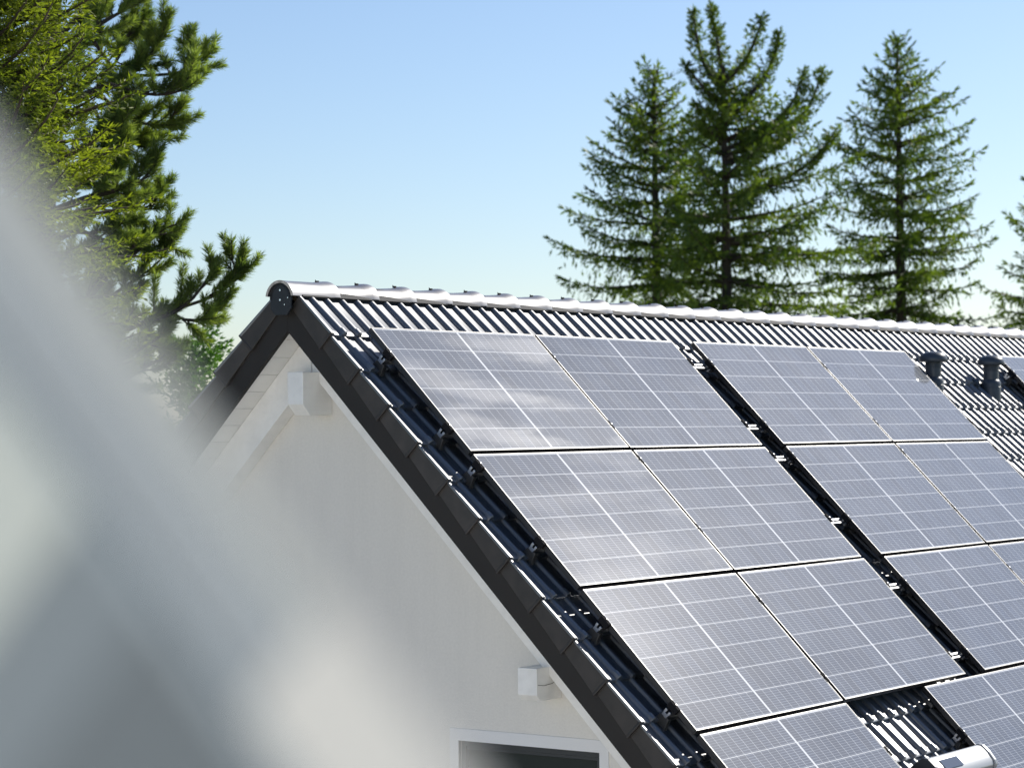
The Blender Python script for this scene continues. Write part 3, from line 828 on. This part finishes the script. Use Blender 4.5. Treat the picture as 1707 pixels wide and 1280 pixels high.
# pine: every limb carries upturned twigs tipped with long needles
def pine():
    rng = np.random.default_rng(41)
    D = 20.0
    base = proj_pt(30, 700, D+.6)
    t = thing('pine_tree', 'long needled pine with upturned twigs reaching out over the gable', 'tree', (base.x, base.y, 0), group='conifers left of the gable')
    O = Vector((base.x, base.y, 0))
    F = Foliage(); W = MB()
    top = proj_pt(75, -190, D+.6)
    W.tube([(0, 0, 0), (0, 0, 5), tuple(proj_pt(60, 350, D+.6)-O), tuple(proj_pt(80, 0, D+.6)-O), tuple(top-O)], [.30, .26, .17, .12, .04], 10)
    def twig(p, d, L):
        n = 6; P = [p]; dd = d/np.linalg.norm(d)
        for i in range(n):
            dd = dd + np.array([0, 0, .10]) + rng.normal(0, .06, 3); dd /= np.linalg.norm(dd)
            P.append(P[-1] + dd*L/n)
        P = np.array(P)
        W.tube([tuple(q) for q in P[::2]], [.009, .007, .006, .004], 4, cap=False)
        # needles along the outer two thirds, pointing forward and out
        k = int(300*min(1.3, L/.3)); q = rng.uniform(.25, 1, k)*n
        i0 = np.minimum(q.astype(int), n-1); f = (q-i0)[:, None]
        B = P[i0]*(1-f) + P[i0+1]*f; E = P[i0+1]-P[i0]; E /= np.linalg.norm(E, axis=1, keepdims=True)
        r = rng.normal(size=(k, 3)); r -= E*np.sum(r*E, 1, keepdims=True); r /= np.linalg.norm(r, axis=1, keepdims=True)
        Dd = E*rng.uniform(.5, 1.1, (k, 1)) + r*rng.uniform(.5, 1.0, (k, 1))
        F.add(B, Dd, rng.uniform(.055, .10, k), np.full(k, .0062))
    def limb(pts, dz, r0=.035, nt=12, spread=.45, tl=.34):
        P = np.array([tuple(proj_pt(x-min(30, max(0, (x-90)*.16)), y, D+dz)-O) for i, (x, y) in enumerate(pts)])
        k = 12; ts = np.linspace(0, 1, k); src = np.linspace(0, 1, len(P))
        Ps = np.stack([np.interp(ts, src, P[:, i]) for i in range(3)], 1)
        Ps[:, :2] += np.outer(np.sin(ts*math.pi), rng.normal(0, .10, 2))
        for _ in range(2): Ps[1:-1] = (Ps[:-2]+Ps[1:-1]*2+Ps[2:])/4
        W.tube([tuple(q) for q in Ps], list(np.linspace(r0 if pts[0][0] < 110 else r0*.45, .007, k)), 6, cap=False)
        L = np.linalg.norm(np.diff(Ps, axis=0), axis=1).sum()
        for j in range(nt):
            f = .15 + .85*(j+.5)/nt
            q = np.array([np.interp(f, ts, Ps[:, i]) for i in range(3)])
            e = np.array([np.interp(min(1, f+.05), ts, Ps[:, i])-np.interp(f-.05, ts, Ps[:, i]) for i in range(3)]); e /= np.linalg.norm(e)
            dirn = e*.8 + rng.normal(0, spread, 3) + np.array([0, 0, .18])
            twl = tl*rng.uniform(.6, 1.2)*(1 if f < .65 else .62)
            twig(q, dirn, twl)
        twig(Ps[-2], Ps[-1]-Ps[-2], tl*.45)
        return
    X0 = 60
    limbs = [
     ([(60,150),(175,60),(230,30),(268,2)], .2, 12), ([(150,75),(215,75),(262,38)], .5, 9), ([(170,70),(200,110),(222,92)], 0, 6),
     ([(60,190),(160,150),(239,127),(285,85),(304,48)], .1, 15), ([(239,127),(285,130),(325,105),(346,82)], .3, 10), ([(200,140),(270,160),(325,150),(350,108)], -.2, 12),
     ([(170,150),(240,200),(300,210),(322,186)], .2, 11), ([(150,160),(220,215),(270,245),(300,232)], .5, 10),
     ([(60,280),(140,235),(200,190),(225,150)], 0, 13), ([(60,330),(150,290),(205,255),(235,190)], -.2, 15), ([(60,300),(150,270),(220,235),(245,215)], .4, 12),
     ([(70,360),(160,330),(225,320),(275,305),(288,276)], .1, 14), ([(150,335),(220,345),(270,350),(290,318)], .4, 10), ([(150,330),(200,370),(240,372)], .1, 9),
     ([(60,420),(150,380),(190,400),(215,400)], 0, 9), ([(100,300),(150,300),(190,320),(215,290)], .6, 10),
     ([(80,560),(170,520),(230,470),(285,420),(312,376)], .1, 15), ([(200,495),(250,470),(300,440),(318,400)], .3, 11), ([(120,540),(190,480),(225,440),(250,410)], -.2, 12),
     ([(90,600),(200,560),(260,532),(313,526),(360,480),(384,448)], 0, 12), ([(340,510),(375,490),(405,460),(416,430)], .1, 9), ([(318,524),(345,535),(370,535),(392,512)], .1, 7),
     ([(100,640),(200,590),(270,560),(290,530)], .2, 13), ([(100,680),(200,620),(260,590),(300,560)], -.1, 13), ([(110,620),(170,560),(220,520),(250,500)], .3, 13),
     ([(80,720),(200,640),(280,600),(320,590)], .4, 13), ([(60,480),(140,440),(190,430)], .4, 9),
     ([(72,-60),(130,-110),(190,-150)], .2, 14), ([(74,-120),(120,-170),(160,-230)], .5, 12), ([(72,-100),(20,-150),(-40,-190)], .3, 12), ([(75,-150),(80,-200),(95,-260)], .6, 12), ([(70,-20),(140,-50),(210,-70)], .6, 13), ([(70,-30),(10,-60),(-60,-80)], .5, 12),
     ([(90,120),(110,60),(150,20)], .5, 10), ([(100,60),(140,10),(180,-30)], .3, 9),
    ]
    for pts, dz, nt in limbs: limb(pts, dz, nt=int(nt*1.6))
    # the side away from the picture, so that the tree is whole
    for i in range(26):
        z = rng.uniform(4.5, top.z-1); a = AR + math.pi + rng.normal(0, 1.2); L = rng.uniform(1.0, 2.0)
        p0 = np.array([0, 0, z]); P = [p0 + np.array([math.cos(a)*L*s, math.sin(a)*L*s, .35*L*s*s]) for s in (0, .33, .66, 1)]
        W.tube([tuple(q) for q in P], [.03, .02, .014, .008], 5, cap=False)
        for j in range(7):
            f = rng.uniform(.3, 1)*3; i0 = min(int(f), 2); q = P[i0]*(1-(f-i0)) + P[i0+1]*(f-i0)
            twig(q, P[3]-P[0] + rng.normal(0, .5, 3), .32)
    W.build('trunk', M_wood, t, smooth=True, fix=False)
    F.mesh('crown', M_pine, t, rng=rng)
pine()

# rounded conifer just behind the gable verge
def bush():
    rng = np.random.default_rng(51); D = 24.0
    c = proj_pt(322, 660, D)
    t = thing('conifer_bush', 'bright green rounded conifer top right behind the left roof verge', 'tree', (c.x, c.y, 0), group='conifers left of the gable')
    F = Foliage(); W = MB(); H = proj_pt(325, 560, D).z
    W.tube([(0, 0, 0), (0, 0, H*.6), (0, 0, H-.1)], [.14, .09, .02], 8)
    z = 3.0
    while z < H-.08:
        R = min(.25+.62*math.sqrt(max(0, H-z)), .9)
        for i in range(7):
            a = rng.uniform(0, 6.283); L = R*rng.uniform(.7, 1.05); s = np.linspace(0, 1, 5)
            P = np.stack([np.cos(a)*s*L*.8, np.sin(a)*s*L*.8, z + s*L*.5], 1)
            branch_foliage(F, W, P, rng, side_len=.22, step=.05, shoot=.07, sw=.022, hang=.08, dens=1.0)
        z += .16
    W.build('trunk', M_wood, t, smooth=True, fix=False); F.mesh('crown', M_bushy, t, rng=rng)
bush()

# ------------------------------------------------------------------ near verge of the building the picture is taken from
def near_verge():
    # everything here is far out of focus; a slope parallel to the main roof's, close to the camera
    XP = CAM.x + .44
    def at(x, y, X=XP):
        d = FW + RT*((x-853.5)/FPX) + DN*((y-640)/FPX); return CAM + d*((X-CAM.x)/d.x)
    P0 = at(500, 915)
    S = lambda off, s: (P0.y - s2*s - s2*off, P0.z - s2*s + s2*off)       # s down the slope, off above it
    def so(x, y):
        q = at(x, y); dy, dz = q.y-P0.y, q.z-P0.z
        return -(dy+dz)*s2, (dz-dy)*s2                                     # (s, off)
    t = thing('open_sash', 'blurred pale grey metal window sash slanting across the lower left, close to the lens', 'window sash', (XP, P0.y, P0.z))
    inv = Matrix.Translation(t.location).inverted()
    def slab(name, M, o0, o1, x0, x1, s0=-.9, s1=.9):
        mb = MB(); mb.prism([(s0, o0), (s1, o0), (s1, o1), (s0, o1)], x0, x1, lambda x, s, o: Vector((x, *S(o, s))))
        ob = mb.build(name, M, t, bevel=.001); ob.matrix_parent_inverse = inv; return ob
    def wedge(name, M, o0, o1, x0, x1, s0=-.9, s1=.9):                   # rim whose upper edge falls away from the viewer
        mb = MB()
        cs = [(x0, o0), (x0, o1-.002), (x0+.002, o1), (x1, o1-.012), (x1, o0)]
        vs = [Vector((x, *S(o, s_))) for s_ in (s0, s1) for x, o in cs]
        mb.add(vs, [tuple(range(5)), tuple(range(9, 4, -1))] + [(i, (i+1) % 5, (i+1) % 5+5, i+5) for i in range(5)])
        ob = mb.build(name, M, t); ob.matrix_parent_inverse = inv; return ob
    A = mat('sash_metal', (.36, .39, .405), .45); B_ = mat('sash_inner', (.235, .275, .32), .45); Cc = mat('sash_painted_shade', (.085, .11, .135), .5)
    E_ = mat('sash_painted_sun', (.465, .48, .49), .5); F_ = mat('sash_painted_patch', (.37, .415, .42), .6); D_ = mat('sash_painted_lit', (.30, .345, .375), .5)  # one metal in several tones: sunlight, reflections and shade painted in
    sb = so(575, 975)[0]; s_, o_ = so(50, 750)
    wedge('outer_rim', A, -.012, 0, XP, XP+.012, s1=sb)
    slab('bead', mat('sash_bead', (.29, .335, .385), .4), -.0155, -.0122, XP-.002, XP+.012, s1=sb)
    slab('web', B_, -.040, -.0157, XP+.001, XP+.012, s1=sb)
    slab('bead', mat('sash_bead', (.22, .27, .32), .4), -.047, -.0402, XP-.002, XP+.012)
    slab('painted_tone_panel', mat('sash_painted_mid', (.13, .165, .20), .5), -.40, -.0472, XP+.001, XP+.012, s0=s_+.0232, s1=s_+.060)  # panel pieces step darker down the slope, shading put into the colour
    slab('painted_tone_panel', Cc, -.40, -.0472, XP+.001, XP+.012, s0=s_+.0602)
    slab('painted_tone_panel', D_, -.40, -.0472, XP+.001, XP+.012, s1=s_-.0232)
    slab('painted_light_patch', F_, -.40, -.0472, XP+.000, XP+.012, s0=s_-.023, s1=s_+.023)  # patch of light on the panel, painted as a paler piece
    wedge('painted_sunlit_end', E_, -.040, 0, XP-.001, XP+.012, s0=sb+.0002)  # sunlit lower end of the sash, the sunlight painted as paler metal
near_verge()

# ------------------------------------------------------------------ the building the photograph is taken from (its sunlit wall lights the gable)
own = thing('neighbouring_house', 'pale rendered house wall behind the viewpoint facing the gable', 'house', (CAM.x-1.4, -6, 0))
oi_ = Matrix.Translation(own.location).inverted()
def op(o): o.parent = own; o.matrix_parent_inverse = oi_; return o
xw = CAM.x-1.4
bm_ = MB(); bm_.add([(x, y, z) for x in (xw, xw-6) for y, z in ((-17, 0), (5, 0), (5, 6.2), (-6, 12.2), (-17, 6.2))],
    [(0,1,2,3,4), (9,8,7,6,5), (0,5,6,1), (1,6,7,2), (2,7,8,3), (3,8,9,4), (4,9,5,0)])
op(bm_.build('gable_wall', M_plaster))
for sg in (1, -1):
    bm_ = MB(); bm_.add([(x, -6+sg*yy, z) for x in (xw+.05, xw-6.05) for yy, z in ((0, 12.23), (11.6, 5.90), (11.6, 6.1), (0, 12.43))],
        [(0,1,2,3), (7,6,5,4), (0,4,5,1), (1,5,6,2), (2,6,7,3), (3,7,4,0)])
    op(bm_.build('roof', M_tile))
